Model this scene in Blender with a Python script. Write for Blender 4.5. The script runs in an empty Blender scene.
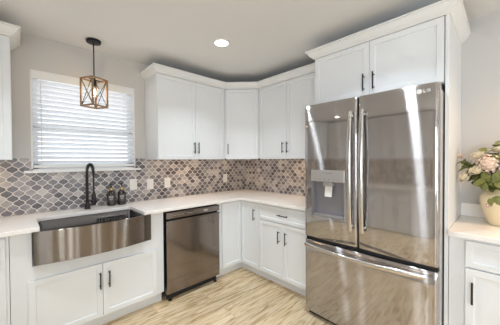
import bpy, bmesh, math, random
from mathutils import Vector, Matrix
random.seed(7)
C = bpy.context.scene.collection
PI = math.pi
R = math.radians

# ------------------------------------------------------------------ camera, world, light, exposure
CEIL = 2.4745
sc = bpy.context.scene
cd = bpy.data.cameras.new('camera'); cam = bpy.data.objects.new('camera', cd); C.objects.link(cam)
yaw, pitch, roll = R(43.7196), R(-.8675), R(-.3369)
fw = Vector((math.sin(yaw)*math.cos(pitch), math.cos(yaw)*math.cos(pitch), math.sin(pitch)))
rt = Vector((math.cos(yaw), -math.sin(yaw), 0)); up = rt.cross(fw)
rt2 = math.cos(roll)*rt + math.sin(roll)*up; up2 = -math.sin(roll)*rt + math.cos(roll)*up
m = Matrix((rt2, up2, -fw)).transposed().to_4x4(); m.translation = Vector((-2.6195, -2.8732, 1.3708))
cam.matrix_world = m
cd.sensor_fit = 'HORIZONTAL'; cd.sensor_width = 36; cd.lens = 244.679*36/500
cd.shift_x = 0.0; cd.shift_y = 1.285/500
cd.clip_start = .05
sc.camera = cam

w = bpy.data.worlds.new('world'); sc.world = w; w.use_nodes = True
bg = w.node_tree.nodes['Background']
bg.inputs[0].default_value = (.90, .95, 1, 1); bg.inputs[1].default_value = 5.0

sc.view_settings.view_transform = 'Standard'; sc.view_settings.look = 'None'
sc.view_settings.gamma = 1; sc.view_settings.use_curve_mapping = False
sc.view_settings.exposure = -1.17

def area(name, loc, rot, sx, sy, power, col, spread=180):
    l = bpy.data.lights.new(name, 'AREA'); l.shape = 'RECTANGLE'; l.size = sx; l.size_y = sy
    l.energy = power; l.color = col; l.spread = R(spread)
    o = bpy.data.objects.new(name, l); C.objects.link(o); o.location = loc; o.rotation_euler = rot
    return o
# added area lights as daylight fill, set in the unseen rear doors and side window
for gx in (-3.325, -2.875, -1.475, -1.025): area('added_fill_rear_door', (gx, -7.39, 1.15), (R(90), 0, 0), .25, 1.8, 27, (.84, .92, 1))
area('added_fill_side_window', (-3.86, -3.95, 1.35), (R(90), 0, R(-90)), 1.4, 1.1, 100, (.84, .92, 1))
DOWNLIGHT_POWER = 13.5
sc.cycles.max_bounces = 12; sc.cycles.diffuse_bounces = 6; sc.cycles.glossy_bounces = 6
sc.cycles.caustics_reflective = False; sc.cycles.caustics_refractive = False
sc.cycles.sample_clamp_indirect = 6.0

# ------------------------------------------------------------------ helpers
def tag(o, label=None, cat=None, group=None, kind=None):
    if label: o['label'] = label
    if cat: o['category'] = cat
    if group: o['group'] = group
    if kind: o['kind'] = kind
    return o
def thing(name, label, cat, loc=(0, 0, 0), rotz=0, group=None):
    o = bpy.data.objects.new(name, None); C.objects.link(o)
    o.location = loc; o.rotation_euler = (0, 0, rotz); o.empty_display_size = .05
    return tag(o, label, cat, group)
def obj(name, bm, mat, parent=None, smooth=False, bevel=0, seg=2, loc=None):
    bmesh.ops.recalc_face_normals(bm, faces=bm.faces[:])
    me = bpy.data.meshes.new(name); bm.to_mesh(me); bm.free()
    o = bpy.data.objects.new(name, me); C.objects.link(o)
    mats = mat if isinstance(mat, (list, tuple)) else [mat]
    for x in mats: me.materials.append(x)
    if smooth:
        for p in me.polygons: p.use_smooth = True
        me.set_sharp_from_angle(angle=R(40))
    if parent: o.parent = parent
    if loc: o.location = loc
    if bevel:
        b = o.modifiers.new('bevel', 'BEVEL'); b.width = bevel; b.segments = seg; b.limit_method = 'ANGLE'; b.angle_limit = R(35)
        b.harden_normals = False
    return o
def BM(): return bmesh.new()
def box(bm, x0, x1, y0, y1, z0, z1, mi=0):
    v = [bm.verts.new((x, y, z)) for x in (x0, x1) for y in (y0, y1) for z in (z0, z1)]
    for f in ((0, 1, 3, 2), (4, 6, 7, 5), (0, 4, 5, 1), (2, 3, 7, 6), (0, 2, 6, 4), (1, 5, 7, 3)):
        bm.faces.new([v[i] for i in f]).material_index = mi
    return v
def prism(bm, pts, z0, z1, mi=0):
    a = [bm.verts.new((x, y, z0)) for x, y in pts]; b = [bm.verts.new((x, y, z1)) for x, y in pts]
    n = len(pts)
    bm.faces.new(a[::-1]).material_index = mi; bm.faces.new(b).material_index = mi
    for i in range(n): bm.faces.new((a[i], a[(i+1) % n], b[(i+1) % n], b[i])).material_index = mi
def lathe(bm, prof, n=32, c=(0, 0, 0), mi=0):
    rings = []
    for r, z in prof:
        if r < 1e-6: rings.append([bm.verts.new((c[0], c[1], c[2]+z))])
        else: rings.append([bm.verts.new((c[0]+r*math.cos(2*PI*k/n), c[1]+r*math.sin(2*PI*k/n), c[2]+z)) for k in range(n)])
    for a, b in zip(rings, rings[1:]):
        for k in range(n):
            k2 = (k+1) % n
            if len(a) == 1 and len(b) == 1: continue
            if len(a) == 1: f = (a[0], b[k], b[k2])
            elif len(b) == 1: f = (a[k], b[0], a[k2])
            else: f = (a[k], b[k], b[k2], a[k2])
            bm.faces.new(f).material_index = mi
def tube(bm, pts, r, n=10, caps=True, flat=None, mi=0):
    """tube along pts; r number or list; flat=(ru,rv,ref) elliptical section"""
    pts = [Vector(p) for p in pts]; N = len(pts)
    rr = r if isinstance(r, (list, tuple)) else [r]*N
    T = []
    for i in range(N):
        t = pts[min(i+1, N-1)]-pts[max(i-1, 0)]; T.append(t.normalized())
    ref = Vector(flat[2]) if flat else (Vector((0, 0, 1)) if abs(T[0].z) < .9 else Vector((1, 0, 0)))
    u = (ref - T[0]*ref.dot(T[0])).normalized()
    rings = []
    for i in range(N):
        u = (u - T[i]*u.dot(T[i])).normalized(); v = T[i].cross(u)
        a, b = (flat[0]*rr[i], flat[1]*rr[i]) if flat else (rr[i], rr[i])
        rings.append([bm.verts.new(pts[i]+u*(a*math.cos(2*PI*k/n))+v*(b*math.sin(2*PI*k/n))) for k in range(n)])
    for a, b in zip(rings, rings[1:]):
        for k in range(n): bm.faces.new((a[k], a[(k+1) % n], b[(k+1) % n], b[k])).material_index = mi
    if caps:
        bm.faces.new(rings[0][::-1]).material_index = mi; bm.faces.new(rings[-1]).material_index = mi
def cyl(bm, p0, p1, r, n=14, mi=0): tube(bm, [p0, p1], r, n, mi=mi)
def sweep(bm, path, prof, closed=False):
    """profile (out, z) swept along an XY path; out is to the right-hand side of travel, mitred"""
    P = [Vector(p) for p in path]; N = len(P); offs = []
    def nrm(a, b):
        d = (b-a).normalized(); return Vector((d.y, -d.x))
    for i in range(N):
        if i == 0: m_ = nrm(P[0], P[1])
        elif i == N-1: m_ = nrm(P[-2], P[-1])
        else:
            a, b = nrm(P[i-1], P[i]), nrm(P[i], P[i+1]); m_ = (a+b); m_ = m_/(m_.dot(a))
        offs.append(m_)
    rings = [[bm.verts.new((P[i].x+offs[i].x*o, P[i].y+offs[i].y*o, z)) for o, z in prof] for i in range(N)]
    n = len(prof)
    for a, b in zip(rings, rings[1:]):
        for k in range(n): bm.faces.new((a[k], a[(k+1) % n], b[(k+1) % n], b[k]))
    bm.faces.new(rings[0]); bm.faces.new(rings[-1][::-1])

# ------------------------------------------------------------------ materials
def mat(name, col, rough=.5, metal=0, var=0.0, vscale=8, bump=0, bscale=60, **kw):
    M = bpy.data.materials.new(name); M.use_nodes = True; nt = M.node_tree
    b = nt.nodes['Principled BSDF']
    b.inputs['Base Color'].default_value = (*col, 1); b.inputs['Roughness'].default_value = rough; b.inputs['Metallic'].default_value = metal
    for k, v in kw.items(): b.inputs[k.replace('_', ' ')].default_value = v
    tc = nt.nodes.new('ShaderNodeTexCoord')
    nz = nt.nodes.new('ShaderNodeTexNoise'); nz.inputs['Scale'].default_value = vscale; nz.inputs['Detail'].default_value = 3
    nt.links.new(tc.outputs['Object'], nz.inputs['Vector'])
    mx = nt.nodes.new('ShaderNodeMix'); mx.data_type = 'RGBA'
    mx.inputs[6].default_value = (*[c*(1-var) for c in col], 1); mx.inputs[7].default_value = (*[min(1, c*(1+var)) for c in col], 1)
    nt.links.new(nz.outputs['Fac'], mx.inputs[0]); nt.links.new(mx.outputs[2], b.inputs['Base Color'])
    if bump:
        n2 = nt.nodes.new('ShaderNodeTexNoise'); n2.inputs['Scale'].default_value = bscale; n2.inputs['Detail'].default_value = 4
        nt.links.new(tc.outputs['Object'], n2.inputs['Vector'])
        bp = nt.nodes.new('ShaderNodeBump'); bp.inputs['Strength'].default_value = bump; bp.inputs['Distance'].default_value = .002
        nt.links.new(n2.outputs['Fac'], bp.inputs['Height']); nt.links.new(bp.outputs['Normal'], b.inputs['Normal'])
    return M
def emit(name, col, s):
    M = bpy.data.materials.new(name); M.use_nodes = True; b = M.node_tree.nodes['Principled BSDF']
    b.inputs['Base Color'].default_value = (*col, 1)
    b.inputs['Emission Color'].default_value = (*col, 1); b.inputs['Emission Strength'].default_value = s
    return M
def steel(name, col, rough, aniso, sharp=.14, mixf=.5, grain=(1, 1, 12)):
    """brushed sheet under a clear coat: a sharp metal lobe mixed with one drawn out vertically by the level brushing"""
    M = bpy.data.materials.new(name); M.use_nodes = True; nt = M.node_tree; b = nt.nodes['Principled BSDF']; L = nt.links.new
    b2 = nt.nodes.new('ShaderNodeBsdfAnisotropic'); ms = nt.nodes.new('ShaderNodeMixShader'); ms.inputs[0].default_value = mixf
    L(b.outputs[0], ms.inputs[1]); L(b2.outputs[0], ms.inputs[2]); L(ms.outputs[0], nt.nodes['Material Output'].inputs[0])
    ge = nt.nodes.new('ShaderNodeNewGeometry'); tg = nt.nodes.new('ShaderNodeVectorMath'); tg.operation = 'CROSS_PRODUCT'; tg.inputs[1].default_value = (0, .02, 1)
    L(ge.outputs['Normal'], tg.inputs[0]); L(tg.outputs[0], b2.inputs['Tangent'])
    b2.inputs['Anisotropy'].default_value = aniso; b2.inputs['Rotation'].default_value = 0
    tc = nt.nodes.new('ShaderNodeTexCoord'); mp = nt.nodes.new('ShaderNodeMapping'); mp.inputs['Scale'].default_value = grain
    nz = nt.nodes.new('ShaderNodeTexNoise'); nz.inputs['Scale'].default_value = 30; nz.inputs['Detail'].default_value = 5
    L(tc.outputs['Object'], mp.inputs[0]); L(mp.outputs[0], nz.inputs['Vector'])
    mx = nt.nodes.new('ShaderNodeMix'); mx.data_type = 'RGBA'
    mx.inputs[6].default_value = (*[c*.96 for c in col], 1); mx.inputs[7].default_value = (*[c*1.04 for c in col], 1)
    L(nz.outputs['Fac'], mx.inputs[0])
    b.inputs['Metallic'].default_value = 1
    for n, r in ((b, sharp), (b2, rough)):
        L(mx.outputs[2], n.inputs[0])
        mr = nt.nodes.new('ShaderNodeMapRange'); mr.inputs['To Min'].default_value = r*.93; mr.inputs['To Max'].default_value = r*1.07
        L(nz.outputs['Fac'], mr.inputs['Value']); L(mr.outputs[0], n.inputs['Roughness'])
    return M

class NG:   # small node-graph helper
    def __init__(s, nt): s.nt = nt
    def math(s, op, a, b=None, c=None):
        n = s.nt.nodes.new('ShaderNodeMath'); n.operation = op
        for i, x in enumerate((a, b, c)):
            if x is None: continue
            if isinstance(x, (int, float)): n.inputs[i].default_value = x
            else: s.nt.links.new(x, n.inputs[i])
        return n.outputs[0]
TX, TZ0 = 2.331, 1.219      # a tile centre on the window wall
def tile_material():
    M = bpy.data.materials.new('arabesque_tile'); M.use_nodes = True; nt = M.node_tree; b = nt.nodes['Principled BSDF']; g = NG(nt)
    geo = nt.nodes.new('ShaderNodeNewGeometry'); sp = nt.nodes.new('ShaderNodeSeparateXYZ'); nt.links.new(geo.outputs['Position'], sp.inputs[0])
    s = g.math('SUBTRACT', sp.outputs[0], sp.outputs[1])
    x = g.math('DIVIDE', g.math('ADD', s, TX), .076); y = g.math('DIVIDE', g.math('SUBTRACT', sp.outputs[2], TZ0), .0815)
    p = g.math('ADD', x, y); q = g.math('SUBTRACT', x, y)
    A = -.062
    p2 = g.math('MULTIPLY_ADD', g.math('SINE', g.math('MULTIPLY', q, 2*PI)), A, p)
    q2 = g.math('MULTIPLY_ADD', g.math('SINE', g.math('MULTIPLY', p, 2*PI)), A, q)
    def edge(v):   # distance to half integers, 0 at edge .. .5 in middle
        f = g.math('FRACT', g.math('ADD', v, .5)); return g.math('MINIMUM', f, g.math('SUBTRACT', 1.0, f))
    d = g.math('MINIMUM', edge(p2), edge(q2))
    tile = nt.nodes.new('ShaderNodeMapRange'); tile.inputs['From Min'].default_value = .030; tile.inputs['From Max'].default_value = .065
    nt.links.new(d, tile.inputs['Value'])
    cb = nt.nodes.new('ShaderNodeCombineXYZ')
    nt.links.new(g.math('FLOOR', g.math('ADD', p2, .5)), cb.inputs[0]); nt.links.new(g.math('FLOOR', g.math('ADD', q2, .5)), cb.inputs[1])
    wn = nt.nodes.new('ShaderNodeTexWhiteNoise'); wn.noise_dimensions = '2D'; nt.links.new(cb.outputs[0], wn.inputs['Vector'])
    nz = nt.nodes.new('ShaderNodeTexNoise'); nz.inputs['Scale'].default_value = 14; nz.inputs['Detail'].default_value = 4; nz.inputs['Distortion'].default_value = .8
    va = nt.nodes.new('ShaderNodeVectorMath'); va.operation = 'MULTIPLY_ADD'; va.inputs[1].default_value = (.7, .7, .7)
    nt.links.new(wn.outputs['Color'], va.inputs[0]); nt.links.new(geo.outputs['Position'], va.inputs[2]); nt.links.new(va.outputs[0], nz.inputs['Vector'])
    nb = nt.nodes.new('ShaderNodeTexNoise'); nb.inputs['Scale'].default_value = 3.2; nb.inputs['Detail'].default_value = 2
    nt.links.new(geo.outputs['Position'], nb.inputs['Vector'])
    v = g.math('ADD', g.math('MULTIPLY', wn.outputs['Value'], .55), g.math('MULTIPLY', nz.outputs['Fac'], .45))
    v = g.math('ADD', v, g.math('MULTIPLY', g.math('SUBTRACT', nb.outputs['Fac'], .5), .55))
    rp = nt.nodes.new('ShaderNodeValToRGB'); cr = rp.color_ramp
    cr.elements[0].position = .12; cr.elements[0].color = (.055, .048, .054, 1)
    cr.elements[1].position = .85; cr.elements[1].color = (.56, .52, .49, 1)
    e = cr.elements.new(.48); e.color = (.185, .172, .188, 1)
    nt.links.new(v, rp.inputs[0])
    mx = nt.nodes.new('ShaderNodeMix'); mx.data_type = 'RGBA'; mx.inputs[6].default_value = (.76, .72, .66, 1)
    nt.links.new(tile.outputs[0], mx.inputs[0]); nt.links.new(rp.outputs[0], mx.inputs[7]); nt.links.new(mx.outputs[2], b.inputs['Base Color'])
    ro = nt.nodes.new('ShaderNodeMapRange'); ro.inputs['To Min'].default_value = .7; ro.inputs['To Max'].default_value = .28
    nt.links.new(tile.outputs[0], ro.inputs['Value']); nt.links.new(ro.outputs[0], b.inputs['Roughness'])
    bp = nt.nodes.new('ShaderNodeBump'); bp.inputs['Strength'].default_value = .5; bp.inputs['Distance'].default_value = .002
    nt.links.new(tile.outputs[0], bp.inputs['Height']); nt.links.new(bp.outputs[0], b.inputs['Normal'])
    return M
def floor_material():
    M = bpy.data.materials.new('wood_plank'); M.use_nodes = True; nt = M.node_tree; b = nt.nodes['Principled BSDF']; g = NG(nt)
    tc = nt.nodes.new('ShaderNodeTexCoord')
    br = nt.nodes.new('ShaderNodeTexBrick'); br.inputs['Scale'].default_value = 1; br.inputs['Brick Width'].default_value = 1.25; br.inputs['Row Height'].default_value = .18
    br.inputs['Mortar Size'].default_value = .0012; br.offset = .37
    br.inputs['Color1'].default_value = (0, 0, 0, 1); br.inputs['Color2'].default_value = (1, 1, 1, 1); br.inputs['Mortar'].default_value = (.5, .5, .5, 1)
    nt.links.new(tc.outputs['Object'], br.inputs['Vector'])
    # per-plank offset of the grain
    va = nt.nodes.new('ShaderNodeVectorMath'); va.operation = 'MULTIPLY_ADD'; va.inputs[1].default_value = (7, 3, 5)
    nt.links.new(br.outputs['Color'], va.inputs[0]); nt.links.new(tc.outputs['Object'], va.inputs[2])
    mp = nt.nodes.new('ShaderNodeMapping'); mp.inputs['Scale'].default_value = (1.7, 15, 1); nt.links.new(va.outputs[0], mp.inputs[0])
    n1 = nt.nodes.new('ShaderNodeTexNoise'); n1.inputs['Scale'].default_value = 1.6; n1.inputs['Detail'].default_value = 6; n1.inputs['Roughness'].default_value = .62; n1.inputs['Distortion'].default_value = 1.6
    nt.links.new(mp.outputs[0], n1.inputs['Vector'])
    rp = nt.nodes.new('ShaderNodeValToRGB'); cr = rp.color_ramp
    cr.elements[0].position = .28; cr.elements[0].color = (.22, .13, .055, 1)
    cr.elements[1].position = .70; cr.elements[1].color = (.76, .65, .48, 1)
    e = cr.elements.new(.40); e.color = (.42, .29, .15, 1)
    e = cr.elements.new(.50); e.color = (.62, .48, .30, 1)
    nt.links.new(n1.outputs['Fac'], rp.inputs[0])
    hs = nt.nodes.new('ShaderNodeHueSaturation')
    nt.links.new(rp.outputs[0], hs.inputs['Color'])
    nt.links.new(g.math('MULTIPLY_ADD', br.outputs['Color'], .22, .92), hs.inputs['Value'])
    mx = nt.nodes.new('ShaderNodeMix'); mx.data_type = 'RGBA'; mx.inputs[7].default_value = (.26, .17, .09, 1)
    nt.links.new(g.math('MULTIPLY', br.outputs['Fac'], .6), mx.inputs[0]); nt.links.new(hs.outputs[0], mx.inputs[6]); nt.links.new(mx.outputs[2], b.inputs['Base Color'])
    b.inputs['Roughness'].default_value = .42
    bp = nt.nodes.new('ShaderNodeBump'); bp.inputs['Strength'].default_value = .15; bp.inputs['Distance'].default_value = .002
    nt.links.new(n1.outputs['Fac'], bp.inputs['Height']); nt.links.new(bp.outputs[0], b.inputs['Normal'])
    return M
def glass_material(name, tint=(1, 1, 1), gloss=.06):
    M = bpy.data.materials.new(name); M.use_nodes = True; nt = M.node_tree; nt.nodes.clear()
    out = nt.nodes.new('ShaderNodeOutputMaterial'); mx = nt.nodes.new('ShaderNodeMixShader'); tr = nt.nodes.new('ShaderNodeBsdfTransparent'); gl = nt.nodes.new('ShaderNodeBsdfGlossy')
    tr.inputs[0].default_value = (*tint, 1); gl.inputs['Roughness'].default_value = .02; mx.inputs[0].default_value = gloss
    nt.links.new(tr.outputs[0], mx.inputs[1]); nt.links.new(gl.outputs[0], mx.inputs[2]); nt.links.new(mx.outputs[0], out.inputs[0])
    return M

M_CAB = mat('cabinet_paint', (.765, .785, .80), .38, var=.012, vscale=4)
M_WALL = mat('wall_paint', (.585, .575, .56), .85, var=.015, vscale=3, bump=.12, bscale=180)
M_CEIL = mat('ceiling_paint', (.74, .745, .745), .9, var=.015, vscale=3, bump=.2, bscale=120)
M_TRIM = mat('trim_paint', (.79, .795, .79), .45, var=.01)
M_QUARTZ = mat('white_quartz', (.86, .83, .80), .22, var=.025, vscale=22)
M_TILE = tile_material()
M_FLOOR = floor_material()
M_BLACK = mat('matte_black_metal', (.018, .017, .017), .42, .3, var=.1)
M_PULL = mat('dark_bronze_pull', (.045, .038, .034), .38, .6, var=.1)
M_GAP = mat('dark_rubber', (.012, .012, .012), .7, var=.1)
M_FRIDGE = steel('fridge_steel', (.50, .485, .485), .24, .88, .07, .42)
M_DWASH = steel('dishwasher_steel', (.31, .27, .245), .24, .85, .10, .4)
M_SINK = steel('sink_steel', (.245, .215, .19), .25, .88, .10, .65)
M_BOWL = steel('bowl_steel', (.15, .147, .148), .25, .5, .12, .5)
M_HANDLE = steel('handle_steel', (.60, .58, .555), .25, .0, .2, .5)
M_FSIDE = mat('fridge_side_grey', (.55, .53, .51), .4, .0, var=.04)
M_PLASTIC = mat('white_plastic', (.78, .76, .73), .35, var=.01)
M_DISP = mat('dispenser_grey', (.25, .24, .26), .35, .2, var=.04)
M_DISPTOP = mat('dispenser_silver', (.48, .465, .45), .3, .55, var=.03)
M_BLIND = mat('blind_slat_white', (.88, .885, .89), .5, var=.01)
_nt = M_BLIND.node_tree; _ms = _nt.nodes.new('ShaderNodeMixShader'); _tr = _nt.nodes.new('ShaderNodeBsdfTranslucent'); _tr.inputs[0].default_value = (.9, .92, .95, 1); _ms.inputs[0].default_value = .5
_nt.links.new(_nt.nodes['Principled BSDF'].outputs[0], _ms.inputs[1]); _nt.links.new(_tr.outputs[0], _ms.inputs[2]); _nt.links.new(_ms.outputs[0], _nt.nodes['Material Output'].inputs[0])
M_GLASS = glass_material('window_glass')
M_WOOD = mat('lantern_wood', (.27, .17, .095), .6, var=.35, vscale=30, bump=.3, bscale=90)
M_CANOPY = mat('canopy_black_blue', (.012, .013, .022), .3, .4, var=.1)
M_BULB = glass_material('bulb_glass', (1, .97, .9), .08)
M_FILAMENT = emit('filament', (1, .62, .25), 60)
M_AMBER = mat('dark_amber_bottle', (.014, .009, .008), .12, 0, var=.2, Coat_Weight=.5)
M_GOLD = mat('gold_collar', (.50, .38, .19), .3, .9, var=.1)
M_LABEL = mat('bottle_label', (.06, .05, .05), .5, var=.1)
M_PRINT = mat('label_print', (.55, .52, .50), .6, var=.05)
M_LENS = emit('downlight_lens', (.97, .98, 1), 45)
M_LED = emit('led_strip', (1, .64, .33), 78)
M_LEAF = mat('leaf_green', (.215, .235, .07), .55, var=.45, vscale=40)
M_STEM = mat('stem_green', (.16, .22, .07), .6, var=.2)
M_ROSE = mat('cream_petal', (.84, .77, .60), .6, var=.06, vscale=30)
M_BLUSH = mat('blush_petal', (.80, .65, .55), .6, var=.15, vscale=60)
M_PINK = mat('painted_pink', (.62, .36, .36), .4, var=.2, vscale=60)
M_VASE = mat('cream_glaze', (.80, .685, .46), .25, var=.05, vscale=9)

# ------------------------------------------------------------------ the room
XL, YB, T = -3.90, -7.40, .12
WX0, WX1, WZ0, WZ1 = -2.522, -1.652, 1.290, 2.178      # kitchen window opening
bm = BM(); box(bm, XL-T, T, YB-T, T, -.1, 0); tag(obj('floor', bm, M_FLOOR), kind='structure')
bm = BM(); box(bm, XL-T, T, YB-T, T, CEIL, CEIL+.1); tag(obj('ceiling', bm, M_CEIL), kind='structure')
bm = BM()
box(bm, XL-T, WX0, 0, T, 0, CEIL); box(bm, WX1, T, 0, T, 0, CEIL); box(bm, WX0, WX1, 0, T, 0, WZ0); box(bm, WX0, WX1, 0, T, WZ1, CEIL)
tag(obj('wall_back', bm, M_WALL), kind='structure')
bm = BM(); box(bm, 0, T, YB, 0, 0, CEIL); tag(obj('wall_right', bm, M_WALL), kind='structure')
bm = BM()
box(bm, XL-T, XL, -3.2, 0, 0, CEIL); box(bm, XL-T, XL, YB, -4.7, 0, CEIL); box(bm, XL-T, XL, -4.7, -3.2, 0, .75); box(bm, XL-T, XL, -4.7, -3.2, 1.95, CEIL)
tag(obj('wall_left', bm, M_WALL), kind='structure')
bm = BM()
box(bm, XL-T, -3.55, YB-T, YB, 0, CEIL); box(bm, -2.65, -1.7, YB-T, YB, 0, CEIL); box(bm, -.8, T, YB-T, YB, 0, CEIL)
for a, b2 in ((-3.55, -2.65), (-1.7, -.8)): box(bm, a, b2, YB-T, YB, 2.15, CEIL)
tag(obj('wall_front', bm, M_WALL), kind='structure')
# unseen rear doors and side window, added for fill light and steel streaks
for i, (a, b2) in enumerate(((-3.55, -2.65), (-1.7, -.8))):
    bm = BM(); mid = (a+b2)/2
    for p, q in ((a, a+.10), (mid-.10, mid+.10), (b2-.10, b2)): box(bm, p, q, YB-.09, YB-.03, 0, 2.15)
    box(bm, a, b2, YB-.09, YB-.03, 2.05, 2.15); box(bm, a, b2, YB-.09, YB-.03, 0, .25)
    dr = tag(obj('door_%d' % (i+1), bm, M_TRIM), kind='structure')
    for p, q in ((a+.10, mid-.10), (mid+.10, b2-.10)):
        bm = BM(); box(bm, p, q, YB-.065, YB-.058, .25, 2.05); obj('pane', bm, M_GLASS, dr)
bm = BM()
for a, b2 in ((-4.7, -4.65), (-3.25, -3.2)): box(bm, XL-.09, XL-.03, a, b2, .75, 1.95)
box(bm, XL-.09, XL-.03, -4.7, -3.2, .75, .80); box(bm, XL-.09, XL-.03, -4.7, -3.2, 1.90, 1.95)
wn2 = tag(obj('added_window_2', bm, M_TRIM), kind='structure')
bm = BM(); box(bm, XL-.065, XL-.058, -4.65, -3.25, .80, 1.90); obj('pane', bm, M_GLASS, wn2)

# kitchen window: jamb lining, sash frame with meeting rail, pane, stool
bm = BM(); e = .012
box(bm, WX0, WX0+e, .003, T, WZ0, WZ1); box(bm, WX1-e, WX1, .003, T, WZ0, WZ1); box(bm, WX0, WX1, .003, T, WZ1-e, WZ1); box(bm, WX0, WX1, .003, T, WZ0, WZ0+e)
win = tag(obj('window_1', bm, M_TRIM), kind='structure')
bm = BM(); a0, a1, b0, b1 = WX0+e, WX1-e, WZ0+e, WZ1-e
for x0, x1, z0, z1 in ((a0, a0+.04, b0, b1), (a1-.04, a1, b0, b1), (a0, a1, b0, b0+.05), (a0, a1, b1-.045, b1), (a0, a1, 1.655, 1.70)): box(bm, x0, x1, .085, .112, z0, z1)
obj('window_frame', bm, M_TRIM, win)
bm = BM(); box(bm, a0+.04, a1-.04, .097, .101, b0+.05, b1-.045); obj('pane', bm, M_GLASS, win)
bm = BM(); box(bm, -2.572, -1.602, -.042, .08, 1.268, 1.2895); obj('window_sill', bm, M_TRIM, win, bevel=.004)

# tiled splashback, one strip per wall
def strip(name, x0, x1, y0, y1, z0, z1, extra=()):
    bm = BM(); box(bm, x0, x1, y0, y1, z0, z1)
    for e_ in extra: box(bm, *e_)
    return tag(obj(name, bm, M_TILE), kind='structure')
TZ = 1.3965
strip('wall_tile_back', XL+.009, -.009, -.008, -.0005, .915, 1.267, [(XL+.009, WX0-.004, -.008, -.0005, 1.267, TZ), (WX1+.004, -.009, -.008, -.0005, 1.267, TZ)])
strip('wall_tile_right', -.008, -.0005, -1.64, -.009, .915, TZ)
strip('wall_tile_left', XL+.0005, XL+.008, -2.72, -.009, .915, TZ)
# baseboards where the walls are bare
bm = BM(); box(bm, -.012, -.0005, YB+.01, -3.66, .0, .09); tag(obj('baseboard_right', bm, M_TRIM, bevel=.003), kind='structure')
bm = BM(); box(bm, XL+.0005, XL+.012, YB+.01, -2.76, .0, .09); tag(obj('baseboard_left', bm, M_TRIM, bevel=.003), kind='structure')

# ------------------------------------------------------------------ cabinets (local frame: x to the right seen from the front, y into the wall, z up)
TOE, BTOP, ZU, ZT = .113, .8835, 1.382, 2.297
def shaker(name, parent, x0, x1, z0, z1, rail=.057, y=0, th=.02, mtx=None):
    bm = BM(); vs = box(bm, x0, x1, y, y+th, z0, z1)
    bmesh.ops.recalc_face_normals(bm, faces=bm.faces[:]); bm.normal_update(); bm.faces.ensure_lookup_table()
    f = min(bm.faces, key=lambda f: f.calc_center_median().y)
    r = min(rail, (z1-z0)*.33)
    bmesh.ops.inset_individual(bm, faces=[f], thickness=r, depth=0)
    bmesh.ops.inset_individual(bm, faces=[f], thickness=.0015, depth=0)
    bmesh.ops.translate(bm, verts=f.verts[:], vec=(0, .009, 0))
    if mtx is not None: bm.transform(mtx)
    return obj(name, bm, M_CAB, parent, bevel=.0015)
def pull(parent, p, vertical=True, L=.132, y=0, r=.0055, mtx=None):
    """bar pull centred on p=(x,z), standing off the face at depth y"""
    bm = BM(); x, z = p; h = L/2; s = L*.36
    if vertical:
        cyl(bm, (x, y-.03, z-h), (x, y-.03, z+h), r)
        for k in (-s, s): cyl(bm, (x, y+.0, z+k), (x, y-.03, z+k), r*.8)
    else:
        cyl(bm, (x-h, y-.03, z), (x+h, y-.03, z), r)
        for k in (-s, s): cyl(bm, (x+k, y+.0, z), (x+k, y-.03, z), r*.8)
    if mtx is not None: bm.transform(mtx)
    return obj('handle', bm, M_PULL, parent, smooth=True)
def base_cabinet(label, loc, rot, W, doors, drawers=(), handles=(), depth=.6205, group=None):
    t = thing('base_cabinet', label, 'cabinet', loc, rot, group)
    bm = BM(); box(bm, .0008, W-.0008, .0205, depth, TOE-.006, BTOP); obj('body', bm, M_CAB, t, bevel=.001)
    bm = BM(); box(bm, .0008, W-.0008, .079, .095, 0.0005, TOE-.0065); obj('toe_kick', bm, M_CAB, t)
    for i, (x0, x1, z0, z1) in enumerate(doors):
        d = shaker('door', t, x0, x1, z0, z1)
        if i < len(handles) and handles[i]: pull(d, handles[i])
    for x0, x1, z0, z1 in drawers:
        d = shaker('drawer', t, x0, x1, z0, z1, rail=.045); pull(d, ((x0+x1)/2, (z0+z1)/2), False)
    return t
def wall_cabinet(label, loc, rot, W, doors, handles, depth=.3315, z0=ZU, group=None):
    t = thing('wall_cabinet', label, 'cabinet', loc, rot, group)
    bm = BM(); box(bm, .0008, W-.0008, .0205, depth, z0+.016, ZT); box(bm, .0008, W-.0008, .0205, .040, z0, z0+.0155)
    for a in (.0008, W-.0168): box(bm, a, a+.016, .0405, depth, z0, z0+.0155)
    obj('body', bm, M_CAB, t, bevel=.001)
    for (x0, x1), h in zip(doors, handles):
        d = shaker('door', t, x0, x1, z0+.004, ZT-.004)
        if h: pull(d, h)
    return t
FY = -.6214
RW = -PI/2      # on the right-hand wall, facing -X
# sink base with apron cut-out
t = thing('sink_cabinet', 'white two-door sink cabinet under the stainless apron sink', 'cabinet', (-2.66, FY, 0), 0)
W = 1.056; bm = BM()
bx = lambda *a: box(bm, *a)
bx(.0008, .112, .0205, .6205, TOE-.006, BTOP); bx(.928, W-.0008, .0205, .6205, TOE-.006, BTOP)
bx(.112, .928, .0205, .6205, TOE-.006, .636); bx(.112, .928, .42, .6205, .636, BTOP)
obj('body', bm, M_CAB, t, bevel=.0008)
bm = BM(); box(bm, .0008, W-.0008, .079, .095, .0005, TOE-.0065); obj('toe_kick', bm, M_CAB, t)
d = shaker('door', t, .087, .5345, TOE, .541); pull(d, (.5145, .413))
d = shaker('door', t, .5375, .984, TOE, .541); pull(d, (.579, .411))
base_cabinet('white base cabinet left of the sink cabinet, under the counter end', (-3.279, FY, 0), 0, .618, [(.03, .60, TOE, .868)], (), [(.565, .74)])
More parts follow.
